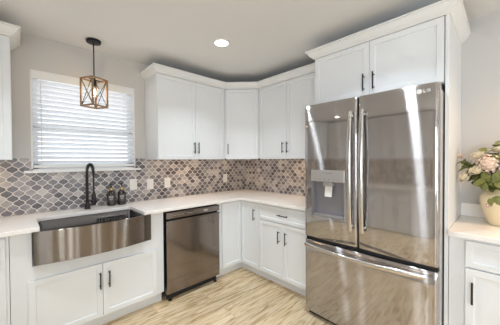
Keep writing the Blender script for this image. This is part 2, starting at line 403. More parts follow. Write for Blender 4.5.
# corner carousel cabinet
t = thing('corner_cabinet', 'white corner base cabinet with two door leaves meeting at the inside corner', 'cabinet', (0, 0, 0), 0)
bm = BM(); f = FY+.0205
prism(bm, [(-.9615, f), (f, f), (f, -.9235), (-.0008, -.9235), (-.0008, -.0008), (-.9615, -.0008)], TOE-.006, BTOP); obj('body', bm, M_CAB, t, bevel=.001)
k = -.5427
bm = BM(); prism(bm, [(-.9615, k), (k, k), (k, -.9235), (k+.016, -.9235), (k+.016, k+.016), (-.9615, k+.016)], .0005, TOE-.0065); obj('toe_kick', bm, M_CAB, t)
shaker('door', t, -.9105, FY-.001, TOE, .871, mtx=None, y=FY)
mR = Matrix.Rotation(RW, 4, 'Z')        # local x -> -Y, local y -> +X
d = shaker('door', t, -FY+.001, .9205, TOE, .871, y=FY, mtx=mR); pull(d, (.858, .738), y=FY, mtx=mR)
base_cabinet('white drawer-over-two-doors base cabinet left of the refrigerator', (FY, -.9245, 0), RW, .711,
             [(.004, .3545, TOE, .696), (.3575, .707, TOE, .696)], [(.004, .707, .706, .869)], [(.300, .556), (.393, .556)])
base_cabinet('white drawer-over-door base cabinet right of the refrigerator under the vase', (FY, -2.6215, 0), RW, .56,
             [(.083, .545, TOE, .697)], [(.083, .545, .706, .866)], [(.116, .558)])
base_cabinet('white base cabinet beyond the flower vase counter, furthest from the refrigerator', (FY, -3.182, 0), RW, .47,
             [(.01, .46, TOE, .697)], [(.01, .46, .706, .866)], [(.05, .558)])
# left-hand run (beside the camera, mirrored in the refrigerator doors)
for i, (y0, lab) in enumerate(((-2.70, 'white left-wall base cabinet at the open end of its run'), (-2.03, 'white left-wall base cabinet in the middle of its run'), (-1.36, 'white left-wall base cabinet next to the blind corner'))):
    base_cabinet(lab, (XL+.621, y0, 0), PI/2, .668, [(.004, .3325, TOE, .696), (.3355, .664, TOE, .696)], [(.004, .664, .706, .869)], [(.29, .556), (.378, .556)], group='left-wall base cabinets')
for i, (y0, lab) in enumerate(((-2.70, 'white left-wall upper cabinet at the open end of its run'), (-1.92, 'white left-wall upper cabinet in the middle of its run'), (-1.14, 'white left-wall upper cabinet next to the corner'))):
    wall_cabinet(lab, (XL+.332, y0, 0), PI/2, .778, [(.004, .3875), (.3905, .774)], [(.345, 1.517), (.433, 1.517)], group='left-wall upper cabinets')

# uppers
UD = -.3321
wall_cabinet('white wall cabinet at the far left of the window', (-3.56, UD, 0), 0, .922, [(.004, .459), (.462, .918)], [(.42, 1.517), (.50, 1.517)])
wall_cabinet('white two-door wall cabinet right of the window over the dishwasher', (-1.5383, UD, 0), 0, .894, [(.006, .4605), (.4635, .888)], [(.437, 1.517), (.489, 1.517)])
DX, DY = -.6429, -.657
t = thing('corner_wall_cabinet', 'white one-door diagonal wall cabinet in the corner between the two long wall cabinets', 'cabinet', (0, 0, 0), 0)
dl = Vector((-UD*-1-DX, DY-UD)); L = math.hypot(UD-DX, DY-UD)
ang = math.atan2(DY-UD, UD-DX)
mD = Matrix.Translation((DX, UD, 0)) @ Matrix.Rotation(ang, 4, 'Z')
n_ = Vector((math.sin(-ang), math.cos(ang))) ; n_ = Vector((-math.sin(ang), math.cos(ang)))*.0205
bm = BM()
prism(bm, [(DX+.0012, -.0008), (DX+.0012, UD+.021), (DX+.012, UD+.0205), (UD+.0205, DY+.012), (UD+.021, DY+.0012), (-.0008, DY+.0012), (-.0008, -.0008)], ZU+.016, ZT)
lip = BM(); box(lip, .016, L-.016, .0205, .034, ZU, ZU+.0155); lip.transform(mD); me_ = bpy.data.meshes.new('lip'); lip.to_mesh(me_); lip.free(); bm.from_mesh(me_); bpy.data.meshes.remove(me_)
obj('body', bm, M_CAB, t, bevel=.001)
d = shaker('door', t, .014, L-.014, ZU+.004, ZT-.004, y=.004, th=.016, mtx=mD); pull(d, (.045, 1.517), y=.004, mtx=mD)
wall_cabinet('white two-door wall cabinet between the corner cabinet and the refrigerator', (UD, DY, 0), RW, .98, [(.006, .4435), (.4465, .885)], [(.398, 1.517), (.462, 1.517)])
OF = -.6116
oc = wall_cabinet('white deep two-door cabinet mounted over the refrigerator', (OF, -1.6385, 0), RW, .9605, [(.012, .489), (.492, .9545)], [(.452, 1.977), (.526, 1.977)], depth=.611, z0=1.868)
bm = BM(); box(bm, .961, .9812, .0, .611, .0005, ZT); obj('side_panel', bm, M_CAB, oc, bevel=.001)
# crown moulding on the cabinet tops
CT = 2.368
CP = [(-.012, ZT+.0005), (.004, ZT+.0005), (.006, 2.304), (.013, 2.309), (.022, 2.316), (.032, 2.328), (.040, 2.342), (.045, 2.352), (.046, 2.356), (.058, 2.358), (.058, CT), (-.012, CT)]
def crown(name, path): bm = BM(); sweep(bm, path, CP); return tag(obj(name, bm, M_TRIM), kind='structure')
crown('trim_1', [(-1.5383, -.001), (-1.5383, UD), (DX, UD), (UD, DY), (UD, -1.578)][::-1][::-1])
crown('trim_2', [(-.29, -1.6385), (OF, -1.6385), (OF, -2.6197), (-.001, -2.6197)])
crown('trim_3', [(XL+.39, UD), (-2.638, UD), (-2.638, -.001)])

# ------------------------------------------------------------------ counters
def arc(cx, cy, r, a0, a1, n=6): return [(cx+r*math.cos(R(a0+(a1-a0)*k/n)), cy+r*math.sin(R(a0+(a1-a0)*k/n))) for k in range(n+1)]
CF = -.6482
SX0, SX1, SYB = -2.507, -1.797, -.262
bm = BM()
pts = [(XL+.001, -.0095), (XL+.001, -2.72), (XL+.65, -2.72)] + [(XL+.65, CF-.03)] + arc(XL+.68, CF-.03, .03, 180, 90)[1:] + \
      [(SX0, CF)] + arc(SX0+.03, SYB-.03, .03, 180, 90) + arc(SX1-.03, SYB-.03, .03, 90, 0) + [(SX1, CF)] + \
      arc(CF-.035, CF-.035, .035, 90, 0) + [(CF, -1.634), (-.0095, -1.634), (-.0095, -.0095)]
prism(bm, pts, .8845, .914)
tag(obj('countertop', bm, M_QUARTZ, bevel=.003), 'white quartz countertop running around the sink and the corner', 'countertop')
t = thing('countertop', 'white quartz countertop right of the refrigerator with a low upstand', 'countertop', (0, 0, 0))
bm = BM(); box(bm, CF, -.0008, -3.66, -2.6212, .8845, .914); obj('slab', bm, M_QUARTZ, t, bevel=.003)
bm = BM(); box(bm, -.021, -.0008, -3.66, -2.6212, .9145, 1.016); obj('upstand', bm, M_QUARTZ, t, bevel=.002)

# ------------------------------------------------------------------ apron sink
t = thing('apron_sink', 'stainless steel apron-front sink with a bowed front, set in the white counter', 'sink', (-2.1425, -.60, .64), 0)
hw = .402; bow = .058; ye = -.050      # local: x centre, y from -.60, z from .64
def front(n, ye, bow, hw): return [(-hw+2*hw*k/n, ye-bow*(1-(2*k/n-1)**2)) for k in range(n+1)]
bm = BM()
fp = front(24, ye, bow, hw)
pp = fp + [(hw, ye+.012)] + [(x, y+.012) for x, y in fp[::-1][1:-1]] + [(-hw, ye+.012)]
prism(bm, pp, .014, .247)
obj('apron', bm, M_SINK, t, smooth=True, bevel=.003)
bm = BM()      # bowl: inner and outer walls open at the top, with a rim
def ring(s, yb, z, r):
    x0, x1, y0, y1 = -s, s, -.065, yb
    return [(x, y, z) for x, y in arc(x1-r, y1-r, r, 0, 90, 5)+arc(x0+r, y1-r, r, 90, 180, 5)+arc(x0+r, y0+r, r, 180, 270, 5)+arc(x1-r, y0+r, r, 270, 360, 5)]
loops = [ring(.385, .372, .2435, .03), ring(.358, .340, .2435, .03), ring(.352, .335, .236, .028), ring(.348, .331, .045, .028), ring(.32, .305, .022, .03)]
lv = [[bm.verts.new(p) for p in l] for l in loops]
for a, b2 in zip(lv, lv[1:]):
    for k in range(len(a)): bm.faces.new((a[k], a[(k+1) % len(a)], b2[(k+1) % len(a)], b2[k]))
bm.faces.new(lv[-1])
o = obj('bowl', bm, M_BOWL, t, smooth=True)
s_ = o.modifiers.new('thick', 'SOLIDIFY'); s_.thickness = .0015; s_.offset = 0
bm = BM(); lathe(bm, [(0, .024), (.03, .024), (.045, .027), (.055, .0235), (.055, .022)], 24, (0, .14, 0)); obj('drain', bm, M_HANDLE, t, smooth=True)
# wire rack standing in the sink
bm = BM()
for k in range(9): cyl(bm, (-.11+.0275*k, -.09, 0), (-.11+.0275*k, .09, 0), .004, 6)
for y in (-.09, 0, .09): cyl(bm, (-.115, y, .004), (.115, y, .004), .0045, 6)
for k in range(9): tube(bm, [(-.11+.0275*k, .09, 0), (-.11+.0275*k, .10, .01), (-.11+.0275*k, .105, .055)], .004, 6)
cyl(bm, (-.115, .105, .056), (.115, .105, .056), .0045, 6)
for sx in (-.112, .112):
    for sy in (-.085, .085): cyl(bm, (sx, sy, -.118), (sx, sy, .003), .0035, 6)
o = obj('sink_rack', bm, M_BLACK, None, smooth=True); o.location = (-1.97, -.40, .783)
tag(o, 'black wire rack standing inside the stainless sink', 'sink rack')

# ------------------------------------------------------------------ dishwasher
t = thing('dishwasher', 'stainless steel dishwasher built in right of the sink cabinet', 'dishwasher', (-1.5915, -.625, 0), 0)
W = .6285
bm = BM(); box(bm, .006, W-.006, .03, .60, .075, .87); obj('body', bm, M_GAP, t)
bm = BM(); box(bm, .003, W-.003, -.012, .03, .076, .775); bm2 = bm
# top lip of the door leans out as a grip
box(bm, .003, W-.003, -.026, .028, .7755, .790)
obj('door', bm, M_DWASH, t, bevel=.004)
bm = BM(); box(bm, .003, W-.003, -.014, .03, .806, .866); cp = obj('control_panel', bm, M_DWASH, t, bevel=.004)
for k in (0, 1, 2, 3, 5, 6, 7, 8):
    bm = BM(); box(bm, .08+.03*k, .092+.03*k, -.0150, -.0139, .834, .8375); obj('button', bm, M_PRINT, cp)
bm = BM(); box(bm, .42, .47, -.0150, -.0139, .83, .842); obj('display', bm, M_PRINT, cp)
bm = BM(); box(bm, .02, W-.02, .035, .05, .0125, .085); obj('toe_kick', bm, M_GAP, t)
for x in (.045, W-.045):
    bm = BM(); lathe(bm, [(0, .0005), (.018, .0005), (.018, .014), (.008, .018), (.008, .07), (0, .07)], 14, (x, .020, 0)); obj('foot', bm, M_BLACK, t, smooth=True)

# ------------------------------------------------------------------ refrigerator
FX = -.774
t = thing('refrigerator', 'stainless steel french-door refrigerator with water dispenser and bottom freezer drawer', 'refrigerator', (FX, -1.639, 0), RW)
# local: x 0..W to the right, y 0 at the door front edge, + into the wall
W = .953
bm = BM(); box(bm, .003, W-.003, .085, .745, .03, 1.815); obj('body', bm, M_FSIDE, t, bevel=.004)
def bowed_front(x, xa, xb, bow, r):
    u = (x-xa)/(xb-xa); y = -bow*(1-(2*u-1)**2)+bow*.5
    dd = min(x-xa, xb-x)
    if dd < r: y += r-math.sqrt(max(0, r*r-(r-dd)**2))
    return y
def panel(name, xa, xb, z0, z1, bow, r, hole=None, yb=.078):
    xs = [xa+r*(1-math.cos(R(a))) for a in (0, 15, 30, 45, 60, 75, 90)]; n = 16
    xs += [xa+r+(xb-xa-2*r)*k/n for k in range(1, n)] + [xb-r*(1-math.cos(R(a))) for a in (90, 75, 60, 45, 30, 15, 0)]
    zs = [z0, z0+.006]+[z0+.006+(z1-z0-.012)*k/6 for k in range(1, 6)]+[z1-.006, z1]
    if hole:
        xs = sorted([x for x in xs if min(abs(x-hole[0]), abs(x-hole[1])) > .004]+list(hole[:2])); zs = sorted([z for z in zs if min(abs(z-hole[2]), abs(z-hole[3])) > .02]+list(hole[2:]))
    bm = BM(); V = {}
    for i, x in enumerate(xs):
        for j, z in enumerate(zs):
            y = bowed_front(x, xa, xb, bow, r)+(.005 if j in (0, len(zs)-1) else 0)
            V[i, j] = bm.verts.new((x, y, z))
    I, J = len(xs)-1, len(zs)-1
    for i in range(I):
        for j in range(J):
            if hole and hole[0]-1e-6 < (xs[i]+xs[i+1])/2 < hole[1] and hole[2] < (zs[j]+zs[j+1])/2 < hole[3]: continue
            bm.faces.new((V[i, j], V[i+1, j], V[i+1, j+1], V[i, j+1]))
    Bk = {}
    for i in range(I+1):
        for j in (0, J): Bk[i, j] = bm.verts.new((xs[i], yb, zs[j]))
    for i in range(I):
        for j in (0, J): bm.faces.new((V[i, j], V[i+1, j], Bk[i+1, j], Bk[i, j]))
    for i in (0, I):
        bm.faces.new([V[i, j] for j in range(J+1)]+[Bk[i, J], Bk[i, 0]])
    bm.faces.new([Bk[i, 0] for i in range(I+1)]+[Bk[i, J] for i in range(I, -1, -1)])
    return obj(name, bm, M_FRIDGE, t, smooth=True)
HX0, HX1, HZ0, HZ1 = .075, .365, .895, 1.192
doorL = panel('door', .0, .4635, .703, 1.8405, .010, .016, (HX0, HX1, HZ0, HZ1))
doorR = panel('door', .4695, W, .703, 1.8405, .010, .016)
drw = panel('freezer_drawer', .0, W, .045, .672, .014, .016)
# black gasket band between doors and drawer
bm = BM(); box(bm, .004, W-.004, .03, .0845, .6725, .7025); obj('gasket', bm, M_GAP, t)
# dispenser: recess liner, silver control strip, paddle, nozzle, tray
def fy(x): return bowed_front(x, 0, .4635, .010, .016)
bm = BM(); y0 = fy(.22)+.003; y1 = .066; w_ = .004
box(bm, HX0, HX1, y1, y1+.006, HZ0, HZ1); box(bm, HX0, HX0+w_, y0, y1, HZ0, HZ1); box(bm, HX1-w_, HX1, y0, y1, HZ0, HZ1); box(bm, HX0, HX1, y0, y1, HZ0, HZ0+w_); box(bm, HX0, HX1, y0, y1, HZ1-w_, HZ1)
rec = obj('dispenser_recess', bm, M_DISP, doorL)
bm = BM(); n = 10
box(bm, HX0-.002, HX1+.004, fy(.22)-.004, fy(.22)+.012, 1.188, 1.284); pn = obj('dispenser_panel', bm, M_DISPTOP, doorL, bevel=.003)
for k in range(6):
    bm = BM(); box(bm, .112+.04*k, .128+.04*k, fy(.22)-.0048, fy(.22)-.0038, 1.206, 1.210); obj('button', bm, M_DISP, pn)
bm = BM(); box(bm, .17, .27, fy(.22)-.0048, fy(.22)-.0038, 1.258, 1.262); obj('display', bm, M_DISP, pn)
bm = BM(); box(bm, .175, .258, .012, .06, 1.150, 1.187); obj('nozzle', bm, M_DISPTOP, rec, bevel=.004)
bm = BM()
v = box(bm, .185, .248, .030, .040, 1.062, 1.150)
for q in v:
    if q.co.z < 1.1: q.co.y -= .012
obj('paddle', bm, M_PLASTIC, rec, bevel=.003)
bm = BM(); box(bm, HX0+.006, HX1-.006, .006, .064, HZ0+.005, HZ0+.013); obj('drip_tray', bm, M_DISPTOP, rec, bevel=.002)
# handles
def bow_handle(parent, pts_end, outdir, bow, off, wdt, thk, mid_n=18):
    a, b_ = Vector(pts_end[0]), Vector(pts_end[1]); P = []
    for k in range(mid_n+1):
        u = k/mid_n; P.append(a.lerp(b_, u)+Vector((0, -off-bow*(1-(2*u-1)**2), 0)))
    bm = BM(); tube(bm, P, 1, 12, flat=(thk, wdt, (0, -1, 0)))
    for u in (.03, .97):
        p = a.lerp(b_, u); q = p+Vector((0, -off-bow*(1-(2*u-1)**2), 0))
        tube(bm, [p+Vector((0, .012, 0)), q], 1, 10, flat=(.012, .012, (1, 0, 0)))
    return obj('handle', bm, M_HANDLE, parent, smooth=True)
bow_handle(doorL, ((.418, 0, .832), (.418, 0, 1.735)), None, .026, .022, .0165, .008)
bow_handle(doorR, ((.505, 0, .832), (.505, 0, 1.735)), None, .026, .022, .0165, .008)
bow_handle(drw, ((.016, .006, .632), (.890, .006, .632)), None, .060, .022, .0165, .008)
# hinge cover and right hinge, feet
for x in (.004, W-.054):
    bm = BM(); box(bm, x, x+.05, .081, .16, 1.8155, 1.838); obj('hinge_cover', bm, M_GAP, t, bevel=.003)
bm = BM(); box(bm, .03, W-.03, .03, .12, .012, .044); obj('grille', bm, M_GAP, t)
for x in (.06, W-.06):
    for y in (.12, .70):
        bm = BM(); lathe(bm, [(0, .0005), (.022, .0005), (.022, .012), (.01, .016), (.01, .032), (0, .032)], 12, (x, y, 0)); obj('foot', bm, M_BLACK, t, smooth=True)
# badge: roundel with letters
M_BADGE = mat('badge_silver', (.85, .84, .83), .3, .3, var=.02)
def letter_boxes(bm, ch, x, z, h, y0, y1, st):
    w2 = h*.62
    if ch == 'L':
        box(bm, x, x+st, y0, y1, z, z+h); box(bm, x+st, x+w2, y0, y1, z, z+st)
    else:
        cx, cz, r = x+h*.5, z+h/2, h/2
        pts = [(cx+(r-st/2)*math.cos(R(a)), cz+(r-st/2)*math.sin(R(a))) for a in range(45, 361, 15)]
        for (xa, za), (xb, zb) in zip(pts, pts[1:]): tube(bm, [(xa, (y0+y1)/2, za), (xb, (y0+y1)/2, zb)], st/2, 6)
        box(bm, cx, cx+r, y0, y1, cz-st/2, cz+st/2)
bm = BM(); yb_ = bowed_front(.862, .4695, W, .010, .016); zc = 1.795; ya, yc = yb_-.0025, yb_+.001
cx = .853
lathe(bm, [(0, 0), (.0150, 0), (.0150, .003), (0, .003)], 24); bmesh.ops.rotate(bm, verts=bm.verts[:], matrix=Matrix.Rotation(R(90), 3, 'X')); bmesh.ops.translate(bm, verts=bm.verts[:], vec=(cx, yc, zc))
letter_boxes(bm, 'L', .876, zc-.010, .020, ya, yc, .0038); letter_boxes(bm, 'G', .8925, zc-.010, .020, ya, yc, .0038)
bd = obj('badge', bm, M_BADGE, doorR)
bm = BM()
letter_boxes(bm, 'L', cx-.003, zc-.007, .012, ya-.0008, ya, .0018)
pts = [(cx+.011*math.cos(R(a)), ya-.0004, zc+.011*math.sin(R(a))) for a in range(70, 361, 15)]
for p_, q_ in zip(pts, pts[1:]): tube(bm, [p_, q_], .0009, 6)
box(bm, cx+.005, cx+.011, ya-.0008, ya, zc-.001, zc+.001); lathe(bm, [(0, 0)], 6) if False else None
cyl(bm, (cx-.006, ya, zc+.005), (cx-.006, ya-.0008, zc+.005), .002, 8)
obj('emblem', bm, M_FSIDE, bd)

# ------------------------------------------------------------------ window blind
t = thing('window_blind', 'white horizontal slat blind hanging in the window behind the pendant', 'blind', ((WX0+WX1)/2, .03, WZ0), 0)
hw = (WX1-WX0)/2-.014
bm = BM(); box(bm, -hw-.010, hw+.010, -.034, -.026, .812, .886); obj('valance', bm, M_TRIM, t, bevel=.002)
bm = BM(); box(bm, -hw, hw, -.02, .03, .835, .874); obj('head_rail', bm, M_TRIM, t)
NS = 18; pitch_ = .0425; bm = BM(); z_top = .792; tl = R(38)
for k in range(NS):
    z = z_top-pitch_*k; cy_, sy_ = math.cos(tl)*.025, math.sin(tl)*.025
    vs = box(bm, -hw, hw, -.025, .025, -.0014, .0014)
    for q in vs:
        y, zz = q.co.y, q.co.z
        q.co.y = .004+y*math.cos(tl)+zz*math.sin(tl); q.co.z = z-y*math.sin(tl)+zz*math.cos(tl)
    # inner edge raised / outer edge lowered
obj('slats', bm, M_BLIND, t)
bm = BM(); box(bm, -hw, hw, -.022, .028, .022, .046); obj('bottom_rail', bm, M_TRIM, t, bevel=.003)
for x in (-hw+.10, 0, hw-.10):
    bm = BM(); cyl(bm, (x, -.0232, .045), (x, -.0232, .83), .0011, 6); obj('ladder_cord', bm, M_PLASTIC, t)
bm = BM(); cyl(bm, (-hw+.058, -.0285, .03), (-hw+.058, -.0285, .80), .0035, 8); obj('tilt_wand', bm, M_PLASTIC, t, smooth=True)

# ------------------------------------------------------------------ pendant lantern
PX, PY = -2.09, -.255
t = thing('pendant_lamp', 'wood and black metal lantern pendant hanging before the window', 'lamp', (PX, PY, 1.866), R(27))
H = CEIL-1.866; hs = .0725; LH = .258; b_ = .0065
bm = BM(); lathe(bm, [(0, H-.0005), (.06, H-.0005), (.062, H-.006), (.058, H-.022), (.02, H-.027), (0, H-.027)], 32); obj('canopy', bm, M_CANOPY, t, smooth=True)
bm = BM(); cyl(bm, (0, 0, LH+.0), (0, 0, H-.025), .005, 10); lathe(bm, [(0, LH-.004), (.012, LH-.004), (.012, LH+.02), (0, LH+.02)], 12); obj('rod', bm, M_BLACK, t, smooth=True)
bm = BM()
for sx in (-1, 1):
    for sy in (-1, 1): box(bm, sx*hs-b_, sx*hs+b_, sy*hs-b_, sy*hs+b_, 0, LH)
for z in (b_, LH-b_):
    for s in (-1, 1):
        box(bm, -hs+b_, hs-b_, s*hs-b_, s*hs+b_, z-b_, z+b_); box(bm, s*hs-b_, s*hs+b_, -hs+b_, hs-b_, z-b_, z+b_)
obj('cage_frame', bm, M_WOOD, t, bevel=.001)
bm = BM(); zt = LH-2*b_; q = hs-b_
for s in (-1, 1):
    cyl(bm, (-q, s*hs, 2*b_), (q, s*hs, zt), .0028, 6); cyl(bm, (q, s*hs, 2*b_), (-q, s*hs, zt), .0028, 6)
    cyl(bm, (s*hs, -q, 2*b_), (s*hs, q, zt), .0028, 6); cyl(bm, (s*hs, q, 2*b_), (s*hs, -q, zt), .0028, 6)
cyl(bm, (-hs, 0, LH-b_), (hs, 0, LH-b_), .005, 8)
obj('cross_brace', bm, M_BLACK, t)
bm = BM(); lathe(bm, [(0, LH-.01), (.017, LH-.01), (.019, LH-.06), (.016, LH-.072), (0, LH-.072)], 18); obj('socket', bm, M_BLACK, t, smooth=True)
bm = BM(); zb = LH-.072
lathe(bm, [(.013, zb), (.016, zb-.015), (.026, zb-.04), (.031, zb-.062), (.028, zb-.083), (.017, zb-.098), (0, zb-.103)], 24); bl = obj('bulb', bm, M_BULB, t, smooth=True)
bm = BM()
tube(bm, [(.008*math.cos(a), .008*math.sin(a), zb-.02-.055*k/24) for k, a in ((k, k*.9) for k in range(25))], .0016, 6); obj('filament', bm, M_FILAMENT, bl)
pl = bpy.data.lights.new('pendant_glow', 'POINT'); pl.energy = 3; pl.color = (1, .72, .42); pl.shadow_soft_size = .02
po = bpy.data.objects.new('pendant_glow', pl); C.objects.link(po); po.parent = t; po.location = (0, 0, zb-.05)

# ------------------------------------------------------------------ recessed downlights
def downlight(x, y, label, power=DOWNLIGHT_POWER, col=(.85, .93, 1)):
    t = thing('ceiling_light', label, 'ceiling light', (x, y, CEIL), 0, 'recessed ceiling lights')
    bm = BM(); lathe(bm, [(.062, -.0005), (.084, -.0005), (.084, -.004), (.066, -.009), (.060, -.007), (.062, -.0005)], 36); obj('trim_ring', bm, M_TRIM, t, smooth=True)
    bm = BM(); lathe(bm, [(0, -.0062), (.0595, -.0062), (.0595, -.0012), (0, -.0012)], 36); obj('diffuser', bm, M_LENS, t)
    l = bpy.data.lights.new('downlight_beam', 'AREA'); l.shape = 'DISK'; l.size = .11; l.energy = power; l.color = col; l.spread = R(110)
    o = bpy.data.objects.new('downlight_beam', l); C.objects.link(o); o.parent = t; o.location = (0, 0, -.014)
    return t
for x, y, lab in ((-1.21, -1.02, 'round white recessed ceiling light over the kitchen corner, the one in view'), (-2.60, -1.10, 'round recessed ceiling light in front of the window'),
                  (-2.60, -2.12, 'round recessed ceiling light above the middle of the kitchen floor'), (-1.21, -2.30, 'round recessed ceiling light in front of the refrigerator'),
                  (-1.21, -4.4, 'added round recessed ceiling light towards the rear doors, right'), (-2.60, -4.4, 'added round recessed ceiling light towards the rear doors, left')):  # this rear pair is unseen, added for more light in the room
    downlight(x, y, lab)
downlight(-.55, -3.35, 'round recessed ceiling light over the right counter', 15, (1, .62, .30))

# under-cabinet light bars
def ledbar(loc, rot, L, label):
    t = thing('cabinet_light', label, 'light', loc, rot, 'light bars under the wall cabinets')
    bm = BM(); box(bm, -L/2, L/2, -.012, .012, -.004, -.0005); obj('housing', bm, M_TRIM, t, bevel=.001)
    bm = BM(); box(bm, -L/2+.01, L/2-.01, -.008, .008, -.0050, -.0041); obj('diffuser', bm, M_LED, t)
ledbar((-1.09, -.21, ZU+.0155), 0, .60, 'slim light bar under the two-door wall cabinet right of the window')
ledbar((-.27, -.27, ZU+.0155), R(-45), .26, 'slim light bar under the diagonal corner wall cabinet')
ledbar((-.21, -1.15, ZU+.0155), R(90), .60, 'slim light bar under the wall cabinet beside the refrigerator')
ledbar((-3.05, -.17, ZU+.0155), 0, .60, 'slim light bar under the wall cabinet left of the window')

ledbar((XL+.20, -2.2, ZU+.0155), R(90), .70, 'added slim light bar under the left-wall upper cabinets, open end')  # unseen left-wall bars, added to brighten the tile mirrored in the refrigerator
ledbar((XL+.20, -1.0, ZU+.0155), R(90), .70, 'added slim light bar under the left-wall upper cabinets, corner end')

# ------------------------------------------------------------------ outlets
def outlet(x, z, label, kind):
    t = thing('wall_outlet' if kind == 'o' else 'light_switch', label, 'outlet' if kind == 'o' else 'switch', (x, -.0085, z), 0, 'plates on the tiled splashback')
    bm = BM(); box(bm, -.037, .037, -.006, 0, -.060, .060); pl_ = obj('plate', bm, M_PLASTIC, t, bevel=.002)
    if kind == 'o':
        bm = BM(); box(bm, -.017, .017, -.008, -.0061, -.034, .034); obj('receptacle', bm, M_PLASTIC, t, bevel=.001)
        for zz in (-.019, .017):
            for xx in (-.008, .006): bm = BM(); box(bm, xx, xx+.002, -.0084, -.0081, zz-.004, zz+.005); obj('slot', bm, M_GAP, t)
    else:
        bm = BM(); v = box(bm, -.016, .016, -.0085, -.0061, -.033, .033)
        for q_ in v:
            if q_.co.z > 0 and q_.co.y < -.007: q_.co.y += .0015
        obj('rocker', bm, M_PLASTIC, t, bevel=.0008)
outlet(-1.678, 1.108, 'white switch plate nearest the window sill end', 's')
outlet(-1.492, 1.098, 'white switch plate, the middle of the three left plates', 's')
outlet(-1.284, 1.101, 'white outlet plate above the dishwasher, right of the two switches', 'o')
outlet(-.392, 1.107, 'white outlet plate alone near the room corner', 'o')

# ------------------------------------------------------------------ faucet
t = thing('kitchen_faucet', 'matte black spring pull-down kitchen faucet behind the sink', 'faucet', (-2.133, -.115, .9145), R(13))
bm = BM(); lathe(bm, [(0, 0), (.028, 0), (.028, .006), (.021, .012), (.019, .05), (.017, .055), (.0, .055)], 24); obj('base', bm, M_BLACK, t, smooth=True)
bm = BM(); cyl(bm, (0, 0, .05), (0, 0, .31), .0125, 18); obj('column', bm, M_BLACK, t, smooth=True)
arcp = [(0, 0, .30)] + [(0, -.065+.065*math.cos(R(a)), .345+.078*math.sin(R(a))) for a in range(0, 181, 12)] + [(0, -.13, .28), (0, -.13, .17)]
bm = BM(); tube(bm, arcp, .007, 10); hose = obj('hose', bm, M_BLACK, t, smooth=True)
bm = BM()      # coil spring around the hose
P = [Vector(p) for p in arcp]; dist = [0]
for a, b2 in zip(P, P[1:]): dist.append(dist[-1]+(b2-a).length)
Ltot = dist[-1]; N = 420; cp_ = []
for k in range(int(N*.66)):
    s = Ltot*k/N; i = max(j for j in range(len(P)-1) if dist[j] <= s+1e-9); u = (s-dist[i])/(dist[i+1]-dist[i]); c0 = P[i].lerp(P[i+1], u); tt = (P[i+1]-P[i]).normalized()
    e1 = Vector((1, 0, 0)); e2 = tt.cross(e1); th = 2*PI*s/.0105; cp_.append(c0+e1*(.0125*math.cos(th))+e2*(.0125*math.sin(th)))
tube(bm, cp_, .0026, 5); obj('spring', bm, M_BLACK, hose, smooth=True)
bm = BM(); tube(bm, [(0, -.13, .175), (0, -.13, .155), (0, -.13, .145), (0, -.13, .075), (0, -.13, .050)], [.011, .013, .019, .020, .017], 18); obj('spray_head', bm, M_BLACK, t, smooth=True)
bm = BM(); cyl(bm, (0, -.01, .085), (0, -.11, .085), .006, 10); lathe(bm, [(.0205, .076), (.026, .076), (.026, .096), (.0205, .096), (.0205, .076)], 20, (0, -.13, 0)); obj('holder_arm', bm, M_BLACK, t, smooth=True)
bm = BM(); cyl(bm, (0, 0, .035), (.045, .0, .035), .010, 14); tube(bm, [(.04, 0, .035), (.056, 0, .040), (.066, 0, .075)], [.007, .006, .005], 10); obj('lever', bm, M_BLACK, t, smooth=True)

# ------------------------------------------------------------------ soap bottles
def soap(x, y, label, rot):
    t = thing('soap_bottle', label, 'soap bottle', (x, y, .9145), rot, 'pump soap bottles by the sink')
    t.scale = (1.25, 1.25, 1.32); r = .031
    bm = BM(); lathe(bm, [(0, 0), (r-.004, 0), (r, .004), (r, .092), (r-.003, .102), (.017, .112), (.014, .116), (.014, .120), (0, .120)], 28); obj('bottle', bm, M_AMBER, t, smooth=True)
    bm = BM(); lathe(bm, [(0, .1205), (.0165, .1205), (.0165, .136), (.010, .139), (0, .139)], 20); obj('collar', bm, M_GOLD, t, smooth=True)
    bm = BM(); lathe(bm, [(0, .139), (.004, .139), (.004, .160), (.012, .161), (.012, .170), (0, .171)], 14); tube(bm, [(0, 0, .165), (0, -.03, .166), (0, -.042, .158)], [.006, .005, .004], 8); obj('pump', bm, M_BLACK, t, smooth=True)
    def wrap(bm, a0, a1, z0, z1, rr, n=10):
        A = [bm.verts.new((rr*math.cos(R(a0+(a1-a0)*k/n)), rr*math.sin(R(a0+(a1-a0)*k/n)), z0)) for k in range(n+1)]
        B = [bm.verts.new((v.co.x, v.co.y, z1)) for v in A]
        for k in range(n): bm.faces.new((A[k], A[k+1], B[k+1], B[k]))
    bm = BM(); wrap(bm, -140, -40, .03, .088, r+.0006); lb = obj('label', bm, M_LABEL, t)
    bm = BM()
    for z0, a0, a1 in ((.066, -118, -94), (.066, -88, -62), (.054, -116, -64), (.047, -108, -72)): wrap(bm, a0, a1, z0, z0+(.008 if z0 > .06 else .003), r+.0011, 5)
    obj('print', bm, M_PRINT, lb)
soap(-1.922, -.092, 'dark pump soap bottle nearer the faucet', R(-15))
soap(-1.822, -.092, 'dark pump soap bottle further right, nearer the switch plates', R(-15))

